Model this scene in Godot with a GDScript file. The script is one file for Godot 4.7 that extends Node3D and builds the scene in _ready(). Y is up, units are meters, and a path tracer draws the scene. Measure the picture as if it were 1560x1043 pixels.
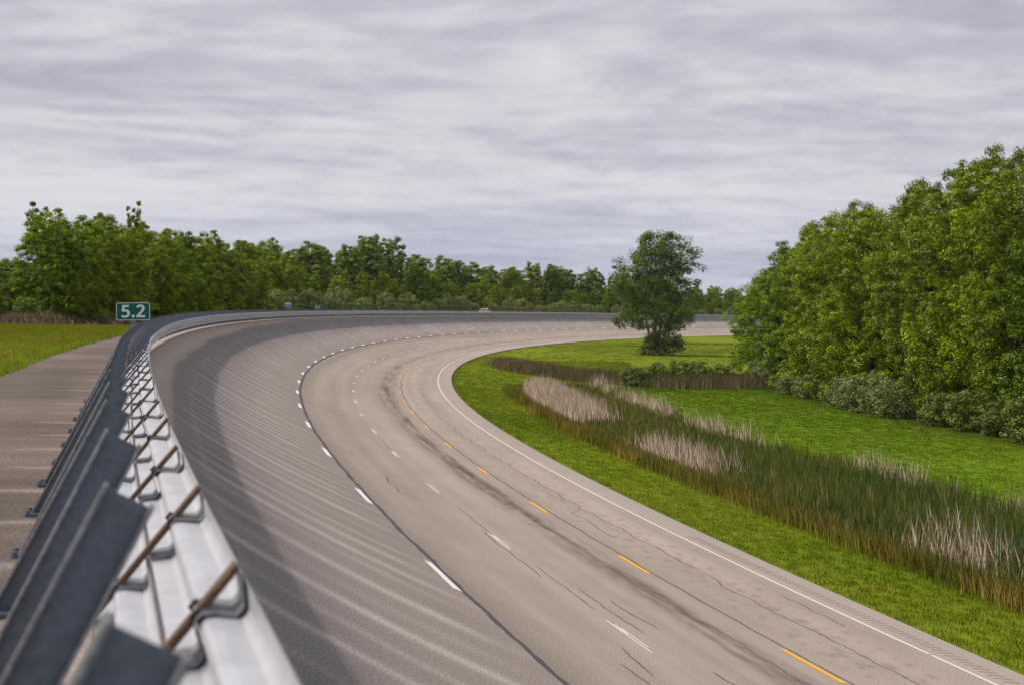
extends Node3D
# A banked test-track curve seen from just above its outer guardrail.
# World frame: x right, y up, -z away. Points are mostly given as (s, lat): metres along the guardrail arc from the
# camera, and metres towards the middle of the curve; the curve is a circle of radius R.

const R := 730.0
const PSI := 0.258037        # the guardrail leaves the camera this far to the left of straight ahead
const EYE := 7.17            # height of the camera over the inner edge of the track
const POST_GAP := 1.905
const POST_0 := 2.6

var rng := RandomNumberGenerator.new()
var n_broad := FastNoiseLite.new()
var n_fine := FastNoiseLite.new()
var n_warp := FastNoiseLite.new()
var n_cloud := FastNoiseLite.new()
var taken := {}
var M := {}
var profile_lat: PackedFloat32Array = [-0.30, 0.0, 0.4, 1.2, 2.0, 3.5, 5.62, 7.4, 9.21, 11.0, 12.82, 14.5, 16.33, 17.65, 19.0]
var profile_y: PackedFloat32Array = [-1.53, -1.55, -1.90, -2.50, -3.00, -3.83, -4.834, -5.52, -6.045, -6.42, -6.69, -6.87, -7.02, -7.165, -7.30]

# ---------------------------------------------------------------- geometry helpers
func pt(s: float, lat: float, y: float) -> Vector3:
	var a := s / R
	var q := R - lat
	var f := q * sin(a)
	var n := R - q * cos(a)
	return Vector3(n * cos(PSI) - f * sin(PSI), y, -(f * cos(PSI) + n * sin(PSI)))

func inward(s: float) -> Vector3:
	return Vector3(cos(s / R - PSI), 0, sin(s / R - PSI))

func frame(s: float) -> Basis:            # x towards the middle of the curve, y up, z back along the rail
	var i := inward(s)
	return Basis(i, Vector3.UP, i.cross(Vector3.UP))

func latlon(p: Vector3) -> Vector2:       # (s, lat) of a point
	var f := -p.z * cos(PSI) - p.x * sin(PSI)
	var n := p.x * cos(PSI) - p.z * sin(PSI)
	return Vector2(R * atan2(f, R - n), R - Vector2(f, R - n).length())

func bank(lat: float) -> float:           # height of the pavement, a smooth curve through the profile
	var k := 0
	while k < profile_lat.size() - 2 and lat > profile_lat[k + 1]:
		k += 1
	var x0 := profile_lat[k]
	var x1 := profile_lat[k + 1]
	var m0 := slope_at(k)
	var m1 := slope_at(k + 1)
	var h := x1 - x0
	var t := clampf((lat - x0) / h, 0.0, 1.0)
	var t2 := t * t
	var t3 := t2 * t
	return (2 * t3 - 3 * t2 + 1) * profile_y[k] + (t3 - 2 * t2 + t) * h * m0 + (-2 * t3 + 3 * t2) * profile_y[k + 1] + (t3 - t2) * h * m1 + EYE

func slope_at(k: int) -> float:
	if k == 0 or k == 1:
		return -0.9 if k == 1 else -0.07
	if k == profile_lat.size() - 1:
		return -0.1
	return (profile_y[k + 1] - profile_y[k - 1]) / (profile_lat[k + 1] - profile_lat[k - 1])

func on_track(s: float, lat: float, up := 0.0) -> Vector3:
	return pt(s, lat, bank(lat) + up)

func ground_y(s: float, lat: float) -> float:
	if lat < -0.2:
		var far := smoothstep(8.0, 60.0, -lat)
		var d := smoothstep(-2.6, -4.5, lat)
		return EYE - 1.66 - 0.03 * d + n_broad.get_noise_2d(s * 0.5, lat * 0.5 + 300.0) * (0.10 * d + 0.5 * far)
	if lat < 18.2:
		return bank(clampf(lat, -0.2, 18.2)) - 0.30 + 0.24 * smoothstep(17.5, 17.9, lat)
	var wob := n_broad.get_noise_2d(s * 0.6 + 900.0, lat * 0.9) * 0.12 * smoothstep(18.0, 22.0, lat)
	var y := lerpf(-7.26, -7.72, smoothstep(18.0, 23.0, lat))
	var ditch := smoothstep(22.6, 24.5, lat) * (1.0 - smoothstep(30.5, 33.5, lat)) * (1.0 - smoothstep(150.0, 165.0, s))
	y += 0.22 * smoothstep(31.0, 36.0, lat) - 0.45 * ditch
	return EYE + y + wob

class Shape:                              # collects triangles
	var v := PackedVector3Array()
	var n := PackedVector3Array()
	var c := PackedColorArray()
	var uv := PackedVector2Array()
	var ix := PackedInt32Array()
	var color := Color.WHITE

	func corner(p: Vector3, m: Vector3, t := Vector2.ZERO) -> int:
		v.push_back(p); n.push_back(m); c.push_back(color); uv.push_back(t)
		return v.size() - 1

	func face(a: Vector3, b: Vector3, d: Vector3, e: Vector3) -> void:   # a flat quad; corners clockwise seen from outside
		var m := (e - a).cross(b - a)
		if m.length_squared() < 1e-14:
			m = (d - a).cross(b - a)
		m = m.normalized()
		var k := corner(a, m, Vector2(0, 0)); corner(b, m, Vector2(1, 0)); corner(d, m, Vector2(1, 1)); corner(e, m, Vector2(0, 1))
		ix.append_array(PackedInt32Array([k, k + 1, k + 2, k, k + 2, k + 3]))

	func box(at: Transform3D, size: Vector3) -> void:
		var h := size * 0.5
		for ax in 3:
			for sg in [-1.0, 1.0]:
				var w := Vector3.ZERO; w[ax] = sg * h[ax]
				var a := Vector3.ZERO; a[(ax + 1) % 3] = h[(ax + 1) % 3]
				var b := Vector3.ZERO; b[(ax + 2) % 3] = h[(ax + 2) % 3] * sg
				face(at * (w - a - b), at * (w - a + b), at * (w + a + b), at * (w + a - b))

	func prism(poly: PackedVector2Array, z0: float, z1: float, at := Transform3D()) -> void:   # a polygon in x, y drawn out along z
		var area := 0.0
		for k in poly.size():
			area += poly[k].cross(poly[(k + 1) % poly.size()])
		var q := poly.duplicate()
		if area < 0.0:
			q.reverse()
		for k in q.size():
			var a := q[k]
			var b := q[(k + 1) % q.size()]
			if at.basis.determinant() > 0.0:
				face(at * Vector3(a.x, a.y, z0), at * Vector3(a.x, a.y, z1), at * Vector3(b.x, b.y, z1), at * Vector3(b.x, b.y, z0))
			else:
				face(at * Vector3(a.x, a.y, z1), at * Vector3(a.x, a.y, z0), at * Vector3(b.x, b.y, z0), at * Vector3(b.x, b.y, z1))
		var tri := Geometry2D.triangulate_polygon(q)
		for end in [z0, z1]:
			var m: Vector3 = (at.basis * Vector3(0, 0, 1.0 if end == z1 else -1.0)).normalized()
			var k := v.size()
			for p in q:
				corner(at * Vector3(p.x, p.y, end), m, p)
			for t in range(0, tri.size(), 3):
				if (end == z1) == (at.basis.determinant() > 0.0):
					ix.append_array(PackedInt32Array([k + tri[t], k + tri[t + 2], k + tri[t + 1]]))
				else:
					ix.append_array(PackedInt32Array([k + tri[t], k + tri[t + 1], k + tri[t + 2]]))

	func tube(points: PackedVector3Array, radii: PackedFloat32Array, sides := 6) -> void:
		var k0 := v.size()
		for i in points.size():
			var d := (points[mini(i + 1, points.size() - 1)] - points[maxi(i - 1, 0)]).normalized()
			var a := d.cross(Vector3.RIGHT if absf(d.x) < 0.8 else Vector3.FORWARD).normalized()
			var b := d.cross(a)
			for j in sides:
				var w := TAU * j / sides
				var m := a * cos(w) + b * sin(w)
				corner(points[i] + m * radii[i], m, Vector2(float(j) / sides, i))
		for i in points.size() - 1:
			for j in sides:
				var p := k0 + i * sides + j
				var q := k0 + i * sides + (j + 1) % sides
				ix.append_array(PackedInt32Array([p, q + sides, q, p, p + sides, q + sides]))
		for e in [0, points.size() - 1]:
			var d2 := (points[e] - points[1 if e == 0 else e - 1]).normalized()
			var c0 := corner(points[e], d2)
			for j in sides:
				ix.append_array(PackedInt32Array([c0, k0 + e * sides + j, k0 + e * sides + (j + 1) % sides]))

	func mesh(into: ArrayMesh = null) -> ArrayMesh:
		var a := []
		a.resize(Mesh.ARRAY_MAX)
		a[Mesh.ARRAY_VERTEX] = v; a[Mesh.ARRAY_NORMAL] = n; a[Mesh.ARRAY_COLOR] = c; a[Mesh.ARRAY_TEX_UV] = uv; a[Mesh.ARRAY_INDEX] = ix
		var m := into if into else ArrayMesh.new()
		m.add_surface_from_arrays(Mesh.PRIMITIVE_TRIANGLES, a)
		return m

# ---------------------------------------------------------------- naming helpers
func numbered(called: String) -> String:
	var k: int = taken.get(called, 0)
	taken[called] = k + 1
	return called if k == 0 else "%s_%03d" % [called, k]

func tag(o: Node, label: String, category: String, group := "") -> Node:
	o.set_meta("label", label)
	o.set_meta("category", category)
	if group:
		o.set_meta("group", group)
	return o

func thing(called: String, label: String, category: String, at := Vector3.ZERO, group := "") -> Node3D:
	var o := Node3D.new()
	o.name = numbered(called)
	add_child(o)
	o.position = at
	tag(o, label, category, group)
	return o

func part(called: String, mesh: Mesh, material: Material, parent: Node, at := Transform3D()) -> MeshInstance3D:
	var o := MeshInstance3D.new()
	o.name = called if parent != self else numbered(called)
	o.mesh = mesh
	if material:
		o.material_override = material
	o.transform = at
	parent.add_child(o, true)
	return o

func setting(called: String) -> Node3D:
	var o := Node3D.new()
	o.name = numbered(called)
	add_child(o)
	o.set_meta("kind", "structure")
	return o

func nth(k: int) -> String:
	var small := ["first", "second", "third", "fourth", "fifth", "sixth", "seventh", "eighth", "ninth", "tenth", "eleventh", "twelfth", "thirteenth", "fourteenth", "fifteenth", "sixteenth", "seventeenth", "eighteenth", "nineteenth"]
	var tens := ["twenty", "thirty", "forty", "fifty", "sixty", "seventy", "eighty", "ninety"]
	if k < 20:
		return small[k - 1]
	if k % 10 == 0:
		return ["twentieth", "thirtieth", "fortieth", "fiftieth", "sixtieth", "seventieth", "eightieth", "ninetieth"][k / 10 - 2]
	return tens[k / 10 - 2] + "-" + small[k % 10 - 1]

# ---------------------------------------------------------------- materials
func grain(freq: float, lo: float, hi: float, sd: int, size := 512, octaves := 4, kind := FastNoiseLite.TYPE_SIMPLEX_SMOOTH) -> NoiseTexture2D:
	var t := NoiseTexture2D.new()
	var n := FastNoiseLite.new()
	n.noise_type = kind
	n.frequency = freq
	n.fractal_octaves = octaves
	n.seed = sd
	t.noise = n
	t.width = size
	t.height = size
	t.seamless = true
	t.normalize = true
	var g := Gradient.new()
	g.set_color(0, Color(lo, lo, lo))
	g.set_color(1, Color(hi, hi, hi))
	t.color_ramp = g
	return t

func mat(called: String, color: Color, rough := 0.9, metal := 0.0, spec := 0.3) -> StandardMaterial3D:
	var m := StandardMaterial3D.new()
	m.resource_name = called
	m.albedo_color = color.linear_to_srgb()
	m.roughness = rough
	m.metallic = metal
	m.metallic_specular = spec
	M[called] = m
	return m

func leafy(called: String, tint: Color) -> StandardMaterial3D:
	var m := mat(called, tint, 0.5, 0.0, 0.26)
	m.vertex_color_use_as_albedo = true
	m.backlight_enabled = true
	m.backlight = Color(0.34, 0.38, 0.07).linear_to_srgb()
	return m

func make_materials() -> void:
	var m: StandardMaterial3D
	m = mat("asphalt", Color(1, 1, 1), 0.93, 0.0, 0.2)
	m.vertex_color_use_as_albedo = true
	m.albedo_texture = grain(0.10, 0.48, 1.0, 3, 512, 3)
	m.heightmap_enabled = true
	m.heightmap_texture = grain(0.12, 0.0, 1.0, 8, 512, 2)
	m.heightmap_scale = 0.3
	m.texture_repeat = true
	m = mat("white_paint", Color(0.84, 0.82, 0.79), 0.8)
	m.albedo_texture = grain(0.03, 0.86, 1.0, 21)
	m.uv1_triplanar = true
	m.uv1_world_triplanar = true
	m.uv1_scale = Vector3(0.8, 0.8, 0.8)
	m = mat("worn_paint", Color(0.82, 0.80, 0.76), 0.85)
	m.albedo_texture = grain(0.05, 0.68, 1.0, 22)
	m.uv1_triplanar = true
	m.uv1_world_triplanar = true
	m = mat("yellow_paint", Color(0.80, 0.41, 0.04), 0.8)
	m.albedo_texture = grain(0.04, 0.84, 1.0, 23)
	m.uv1_triplanar = true
	m.uv1_world_triplanar = true
	mat("tar", Color(0.045, 0.043, 0.046), 0.6, 0.0, 0.4)
	mat("old_tar", Color(0.10, 0.095, 0.098), 0.75)
	m = mat("kerb_concrete", Color(0.50, 0.42, 0.36), 0.9)
	m.albedo_texture = grain(0.02, 0.7, 1.0, 31)
	m.uv1_triplanar = true
	m.uv1_world_triplanar = true
	m.uv1_scale = Vector3(0.5, 0.5, 0.5)
	m = mat("galvanised", Color(0.57, 0.585, 0.63), 0.42, 0.35, 0.5)
	m.albedo_texture = grain(0.006, 0.88, 1.0, 41)
	m.uv1_triplanar = true
	m.uv1_world_triplanar = true
	m.uv1_scale = Vector3(1.2, 1.2, 1.2)
	m = mat("post_steel", Color(0.125, 0.155, 0.205), 0.5, 0.3, 0.5)
	m.albedo_texture = grain(0.02, 0.8, 1.0, 42)
	m.uv1_triplanar = true
	m.uv1_world_triplanar = true
	m.uv1_scale = Vector3(2, 2, 2)
	m = mat("flange_steel", Color(0.36, 0.37, 0.40), 0.5, 0.4, 0.5)
	m.albedo_texture = grain(0.02, 0.6, 1.0, 45)
	m.uv1_triplanar = true
	m.uv1_world_triplanar = true
	m.uv1_scale = Vector3(2, 2, 2)
	m = mat("flange_edge", Color(0.82, 0.69, 0.57), 0.75)
	m.albedo_texture = grain(0.03, 0.55, 1.0, 43)
	m.uv1_triplanar = true
	m.uv1_world_triplanar = true
	m.uv1_scale = Vector3(3, 3, 3)
	m = mat("rusty_steel", Color(0.25, 0.165, 0.105), 0.85)
	m.albedo_texture = grain(0.04, 0.45, 1.0, 44)
	m.uv1_triplanar = true
	m.uv1_world_triplanar = true
	m.uv1_scale = Vector3(3, 3, 3)
	mat("dark_bolt", Color(0.035, 0.035, 0.04), 0.6, 0.3)
	mat("sign_green", Color(0.004, 0.098, 0.072), 0.45)
	mat("sign_blue", Color(0.02, 0.06, 0.32), 0.45)
	mat("sign_white", Color(0.62, 0.64, 0.66), 0.5)
	mat("sign_back", Color(0.30, 0.31, 0.33), 0.5, 0.5)
	mat("sign_post", Color(0.16, 0.18, 0.22), 0.5, 0.4)
	m = mat("car_white", Color(0.75, 0.75, 0.74), 0.3, 0.0, 0.5)
	m.clearcoat_enabled = true
	m.clearcoat = 0.6
	m.clearcoat_roughness = 0.1
	mat("car_glass", Color(0.012, 0.014, 0.018), 0.08, 0.0, 0.6)
	mat("tyre", Color(0.02, 0.02, 0.021), 0.9)
	mat("rim", Color(0.45, 0.45, 0.47), 0.35, 0.8)
	mat("lamp_glass", Color(0.55, 0.55, 0.55), 0.2)
	m = mat("soil", Color(1, 1, 1), 1.0, 0.0, 0.1)
	m.vertex_color_use_as_albedo = true
	m.albedo_texture = grain(0.03, 0.74, 1.0, 51, 512, 5)
	m.uv1_triplanar = true
	m.uv1_world_triplanar = true
	m.uv1_scale = Vector3(0.22, 0.22, 0.22)
	m = mat("bark", Color(0.075, 0.062, 0.050), 0.95)
	m.albedo_texture = grain(0.05, 0.5, 1.0, 61)
	m.uv1_triplanar = true
	m.uv1_scale = Vector3(0.8, 0.3, 0.8)
	m = mat("grey_bark", Color(0.17, 0.155, 0.14), 0.95)
	leafy("leaf", Color(0.68, 0.67, 0.5))
	leafy("leaf_yellow", Color(0.84, 0.78, 0.38))
	leafy("leaf_dark", Color(0.44, 0.50, 0.46))
	leafy("leaf_fresh", Color(0.74, 0.82, 0.42))
	leafy("leaf_grey", Color(0.72, 0.74, 0.52))
	m = leafy("blade", Color(1, 1, 1))
	m.roughness = 0.7
	m.backlight = Color(0.75, 0.85, 0.25).linear_to_srgb()
	m = leafy("straw", Color(1, 1, 1))
	m.roughness = 0.85
	m.backlight = Color(0.5, 0.42, 0.3).linear_to_srgb()

# ---------------------------------------------------------------- sky
func cloud(az: float, el: float) -> Color:
	var e := el + 0.045
	var k := cos(e) / sin(e)
	var x := k * sin(az)
	var y := k * cos(az)
	var wx := n_warp.get_noise_2d(x * 0.9, y * 0.9) * 0.45
	var wy := n_warp.get_noise_2d(x * 0.9 + 70.0, y * 0.9 - 40.0) * 0.45
	var a := n_broad.get_noise_2d((x + wx) * 11.0 + 163.0, (y + wy) * 17.0 + 40.0)
	var b := n_cloud.get_noise_2d((x + wx) * 1.3 - 60.0, (y + wy) * 1.7)
	var f := n_fine.get_noise_2d((x + wx) * 90.0, (y + wy) * 60.0)
	var wide := n_broad.get_noise_2d(x * 3.2 + 410.0, y * 4.0 + 33.0)
	var d := 0.55 + wide * 0.50 + a * 0.34 + b * 0.34 + f * 0.10
	d = smoothstep(0.0, 1.0, d)
	var dark := Color(0.41, 0.405, 0.475)
	var mid := Color(0.545, 0.535, 0.605)
	var light := Color(0.73, 0.715, 0.755)
	var c := dark.lerp(mid, d * 2.0) if d < 0.5 else mid.lerp(light, d * 2.0 - 1.0)
	var low := 1.0 - smoothstep(0.0, 0.13, el)          # the far clouds, seen through more air, are bluer
	c = c.lerp(Color(0.44, 0.49, 0.62).lerp(Color(0.66, 0.68, 0.74), d), low * 0.72)
	var up := 1.0 + 0.55 * smoothstep(0.12, 1.2, el)     # a cloud layer is thinner, and brighter, straight up
	return Color(c.r * up, c.g * up, c.b * up)

func sky_strip(w: int, h: int, j0: int, j1: int) -> Image:
	var data := PackedByteArray()
	data.resize(w * (j1 - j0) * 3)
	var p := 0
	for j in range(j0, j1):
		var el := (0.5 - (j + 0.5) / h) * PI
		for i in w:
			var c := cloud(((i + 0.5) / w - 0.5) * TAU, maxf(el, 0.0)) if el > -0.02 else Color(0.10, 0.12, 0.06)
			data[p] = int(255.0 * pow(minf(c.r / 1.4, 1.0), 0.4545)); p += 1
			data[p] = int(255.0 * pow(minf(c.g / 1.4, 1.0), 0.4545)); p += 1
			data[p] = int(255.0 * pow(minf(c.b / 1.4, 1.0), 0.4545)); p += 1
	return Image.create_from_data(w, j1 - j0, false, Image.FORMAT_RGB8, data)

func make_sky() -> Image:
	var whole := sky_strip(512, 256, 0, 256)
	whole.resize(4096, 2048, Image.INTERPOLATE_CUBIC)
	var fine := sky_strip(4096, 2048, 860, 1024)         # the strip from the horizon up to 14 degrees
	whole.blit_rect(fine, Rect2i(0, 0, 4096, 164), Vector2i(0, 860))
	return whole

# ---------------------------------------------------------------- trees and shrubs
# A crown is leaf clumps spread through an uneven envelope. form: height, radius, base (lowest leaf), belly (0 low .. 1 high),
# clumps, leaves (per clump), leaf (length), squash, a and b (leaf colours), bloom (share of white blossoms), stems
func grow(sd: int, form: Dictionary) -> Dictionary:
	var g := RandomNumberGenerator.new()
	g.seed = sd
	var H: float = form.height
	var RR: float = form.radius
	var base: float = form.base
	var belly: float = form.belly
	var count: int = form.clumps
	var per: int = form.leaves
	var leaf: float = form.leaf
	var ca: Color = form.a
	var cb: Color = form.b
	var bloom: float = form.get("bloom", 0.0)
	var lobes := FastNoiseLite.new()
	lobes.seed = sd
	lobes.frequency = 1.0
	lobes.fractal_octaves = 2
	var size := count * per
	var v := PackedVector3Array()
	var n := PackedVector3Array()
	var c := PackedColorArray()
	var ix := PackedInt32Array()
	v.resize(size * 4)
	n.resize(size * 4)
	c.resize(size * 4)
	ix.resize(size * 6)
	var wood := Shape.new()
	var stems: int = form.get("stems", 1)
	var lean: float = form.get("lean", 0.0)
	var roots: Array[PackedVector3Array] = []
	for k in stems:
		var az := TAU * (k + 0.3) / stems
		var spread: float = 0.0 if stems == 1 else RR * 0.42
		var line := PackedVector3Array()
		var rad := PackedFloat32Array()
		for i in 9:
			var t := i / 8.0
			var w := Vector3(cos(az), 0, sin(az)) * (spread * pow(t, 0.8) + (0.25 if stems > 1 else 0.0))
			w += Vector3(lobes.get_noise_2d(t * 2.0, k * 9.0), 0, lobes.get_noise_2d(t * 2.0 + 40.0, k * 9.0)) * RR * 0.16 * t
			w.x += lean * t * t
			line.push_back(w + Vector3.UP * (H * 0.9 * t))
			rad.push_back(maxf(0.02, H * 0.0135 * (1.0 - t * 0.93) * (1.0 if stems == 1 else 0.95)))
		wood.tube(line, rad, 7)
		roots.append(line)
	var at := 0
	var limbs := 0
	for k in count:
		var t := g.randf()
		var env := 0.0
		for tries in 6:
			t = g.randf()
			env = envelope(t, belly)
			if g.randf() < env + 0.06:
				break
		var az := g.randf() * TAU
		var bump := 0.74 + 0.62 * lobes.get_noise_3d(cos(az) * 1.1, t * H / RR * 0.9, sin(az) * 1.1)
		var sprig := g.randf() < 0.10
		var out := RR * env * bump * (g.randf_range(0.92, 1.02) if sprig else pow(g.randf_range(0.10, 1.0), 0.45))
		var mid := Vector3(cos(az) * out, base + (H - base) * t * (0.97 + 0.1 * bump * t), sin(az) * out)
		mid.x += lean * t * t
		var rc: float = RR * g.randf_range(0.13, 0.23) * (0.6 if sprig else 1.0) * form.get("clump", 1.0)
		if limbs < 46 and out > RR * 0.35 and k % 3 == 0 and t > 0.12:
			limbs += 1
			var line: PackedVector3Array = roots[k % stems]
			var h0 := clampf((mid.y - out * 0.7) / (H * 0.9), 0.06, 0.9)
			var start := line[int(h0 * 8.0)].lerp(line[mini(int(h0 * 8.0) + 1, 8)], h0 * 8.0 - int(h0 * 8.0))
			var bend := start.lerp(mid, 0.5) + Vector3.UP * out * 0.08
			wood.tube(PackedVector3Array([start, bend, mid]), PackedFloat32Array([H * 0.0045, H * 0.003, 0.012]), 5)
		var tone := g.randf_range(1.9, 4.0)
		var hue := g.randf()
		var white := g.randf() < bloom * 2.2
		for q in per:
			var d := Vector3(g.randfn(), g.randfn(), g.randfn()).normalized()
			var p: Vector3 = mid + Vector3(d.x, d.y * 0.72, d.z) * rc * pow(g.randf(), 0.42)
			var m := (d * 0.8 + Vector3(g.randf() - 0.5, g.randf() * 0.9, g.randf() - 0.5) * 1.4).normalized()
			var a := m.cross(Vector3(g.randf() - 0.5, g.randf() - 0.5, g.randf() - 0.5)).normalized()
			var l: float = leaf * g.randf_range(0.55, 1.15)
			var b := m.cross(a) * (l * 0.31)
			a *= l * 0.5
			var col := ca.lerp(cb, clampf(hue * 0.6 + g.randf() * 0.5, 0.0, 1.0))
			col = Color(col.r * tone, col.g * tone, col.b * tone)
			if white and g.randf() < 0.24:
				col = Color(0.62, 0.66, 0.50)
				a *= 0.75
			var i4 := at * 4
			v[i4] = p - a
			v[i4 + 1] = p + b
			v[i4 + 2] = p + a
			v[i4 + 3] = p - b
			for z in 4:
				n[i4 + z] = m
				c[i4 + z] = col
			var i6 := at * 6
			ix[i6] = i4
			ix[i6 + 1] = i4 + 1
			ix[i6 + 2] = i4 + 2
			ix[i6 + 3] = i4
			ix[i6 + 4] = i4 + 2
			ix[i6 + 5] = i4 + 3
			at += 1
	var arr := []
	arr.resize(Mesh.ARRAY_MAX)
	arr[Mesh.ARRAY_VERTEX] = v
	arr[Mesh.ARRAY_NORMAL] = n
	arr[Mesh.ARRAY_COLOR] = c
	arr[Mesh.ARRAY_INDEX] = ix
	var crown := ArrayMesh.new()
	crown.add_surface_from_arrays(Mesh.PRIMITIVE_TRIANGLES, arr)
	return {"crown": crown, "wood": wood.mesh(), "height": H, "radius": RR}

func envelope(t: float, belly: float) -> float:
	var e := sqrt(maxf(0.0, 1.0 - pow((t - belly) / (1.0 - belly + 0.02 if t > belly else belly + 0.25), 2.0)))
	return e

func plant(kind: Dictionary, called: String, label: String, category: String, at: Vector3, height: float, wide: float, turn: float, leaf_mat: String, group: String, wood_name := "trunk", bark := "bark") -> Node3D:
	var o := thing(called, label, category, at, group)
	var k: float = height / kind.height
	o.basis = Basis(Vector3.UP, turn).scaled(Vector3(wide / kind.radius, k, wide / kind.radius))
	part("crown" if wood_name == "trunk" else "foliage", kind.crown, M[leaf_mat], o)
	part(wood_name, kind.wood, M[bark], o)
	return o

# ---------------------------------------------------------------- grass and reeds
func tuft(sd: int, blades: int, height: float, spread: float, width: float, droop: float) -> ArrayMesh:
	var g := RandomNumberGenerator.new()
	g.seed = sd
	var sh := Shape.new()
	for k in blades:
		var az := g.randf() * TAU
		var foot := Vector3(g.randfn() * spread * 0.5, 0, g.randfn() * spread * 0.5)
		var h := height * g.randf_range(0.55, 1.1)
		var dir := Vector3(cos(az), 0, sin(az))
		var side := Vector3(-dir.z, 0, dir.x) * width * 0.5
		var mid := foot + dir * h * droop * 0.35 + Vector3.UP * h * 0.6
		var tip := foot + dir * h * droop + Vector3.UP * h
		var m := (dir * 0.35 + Vector3.UP * 0.8).normalized()
		var i := sh.corner(foot - side, m)
		sh.corner(foot + side, m)
		sh.corner(mid + side * 0.8, m)
		sh.corner(mid - side * 0.8, m)
		sh.corner(tip, m)
		sh.ix.append_array(PackedInt32Array([i, i + 1, i + 2, i, i + 2, i + 3, i + 3, i + 2, i + 4]))
	return sh.mesh()

func scatter(called: String, label: String, category: String, mesh: Mesh, material: Material, spots: Array[Transform3D], tints: PackedColorArray) -> void:
	var mm := MultiMesh.new()
	mm.transform_format = MultiMesh.TRANSFORM_3D
	mm.use_colors = true
	mm.mesh = mesh
	mm.instance_count = spots.size()
	for i in spots.size():
		mm.set_instance_transform(i, spots[i])
		mm.set_instance_color(i, tints[i])
	var o := MultiMeshInstance3D.new()
	o.name = numbered(called)
	o.multimesh = mm
	o.material_override = material
	add_child(o)
	o.set_meta("kind", "stuff")
	tag(o, label, category)

func sown(out: Array[Transform3D], tints: PackedColorArray, s: float, lat: float, tall: float, wide: float, color: Color) -> void:
	var b := Basis(Vector3.UP, rng.randf() * TAU).scaled(Vector3(wide, tall, wide))
	out.append(Transform3D(b, pt(s, lat, ground_y(s, lat) - 0.01)))
	tints.push_back(color)

func vary(c: Color, k: float) -> Color:      # the same colour, a little stronger or weaker
	return Color(c.r * k, c.g * k, c.b * k)

# ---------------------------------------------------------------- the ground, the pavements and their markings
func sheet(ss: PackedFloat32Array, ls: PackedFloat32Array, height: Callable, color: Callable, uv_scale := 1.0) -> ArrayMesh:
	var w := ls.size()
	var h := ss.size()
	var v := PackedVector3Array()
	var n := PackedVector3Array()
	var c := PackedColorArray()
	var uv := PackedVector2Array()
	var ix := PackedInt32Array()
	v.resize(w * h)
	n.resize(w * h)
	c.resize(w * h)
	uv.resize(w * h)
	ix.resize((w - 1) * (h - 1) * 6)
	for i in h:
		for j in w:
			var k := i * w + j
			v[k] = pt(ss[i], ls[j], height.call(ss[i], ls[j]))
			c[k] = color.call(ss[i], ls[j])
			uv[k] = Vector2(ss[i], ls[j]) * uv_scale
	for i in h:
		for j in w:
			var a := v[mini(i + 1, h - 1) * w + j] - v[maxi(i - 1, 0) * w + j]
			var b := v[i * w + mini(j + 1, w - 1)] - v[i * w + maxi(j - 1, 0)]
			var m := b.cross(a)
			n[i * w + j] = (m if m.y > 0.0 else -m).normalized()
	var p := 0
	for i in h - 1:
		for j in w - 1:
			var k := i * w + j
			ix[p] = k
			ix[p + 1] = k + w + 1
			ix[p + 2] = k + 1
			ix[p + 3] = k
			ix[p + 4] = k + w
			ix[p + 5] = k + w + 1
			p += 6
	var arr := []
	arr.resize(Mesh.ARRAY_MAX)
	arr[Mesh.ARRAY_VERTEX] = v
	arr[Mesh.ARRAY_NORMAL] = n
	arr[Mesh.ARRAY_COLOR] = c
	arr[Mesh.ARRAY_TEX_UV] = uv
	arr[Mesh.ARRAY_INDEX] = ix
	var m2 := ArrayMesh.new()
	m2.add_surface_from_arrays(Mesh.PRIMITIVE_TRIANGLES, arr)
	return m2

func steps(marks: Array) -> PackedFloat32Array:      # [from, step, to, step, to ...]
	var out := PackedFloat32Array()
	var x: float = marks[0]
	for k in range(1, marks.size(), 2):
		while x < marks[k + 1] - 1e-4:
			out.push_back(x)
			x += marks[k]
		x = marks[k + 1]
	out.push_back(x)
	return out

func lawn_color(s: float, lat: float) -> Color:
	var a := n_broad.get_noise_2d(s * 1.6, lat * 2.4)
	var b := n_fine.get_noise_2d(s * 3.0, lat * 3.0)
	var c := Color(0.285, 0.385, 0.018).lerp(Color(0.365, 0.415, 0.028), clampf(0.5 + a * 0.9 + b * 0.4, 0.0, 1.0))
	c = vary(c, 0.90 + 0.28 * n_broad.get_noise_2d(s * 0.5 + 60.0, lat * 1.1))
	if lat > 31.0 and s < 165.0:                         # the meadow behind the ditch is a greener grass
		c = c.lerp(Color(0.180, 0.335, 0.016), 0.65)
	if lat < 0.0:
		c = c.lerp(Color(0.400, 0.400, 0.060), 0.6)
	return c

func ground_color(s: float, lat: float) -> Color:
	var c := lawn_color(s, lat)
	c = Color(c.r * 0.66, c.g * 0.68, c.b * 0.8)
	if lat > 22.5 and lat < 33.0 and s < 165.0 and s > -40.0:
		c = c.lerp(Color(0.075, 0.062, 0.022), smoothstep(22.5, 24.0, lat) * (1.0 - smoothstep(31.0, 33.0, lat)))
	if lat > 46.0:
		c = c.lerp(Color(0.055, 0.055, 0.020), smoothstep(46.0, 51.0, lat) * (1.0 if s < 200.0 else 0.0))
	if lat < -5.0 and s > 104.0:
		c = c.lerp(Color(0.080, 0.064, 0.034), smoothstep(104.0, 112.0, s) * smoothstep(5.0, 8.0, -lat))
	return c

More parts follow.
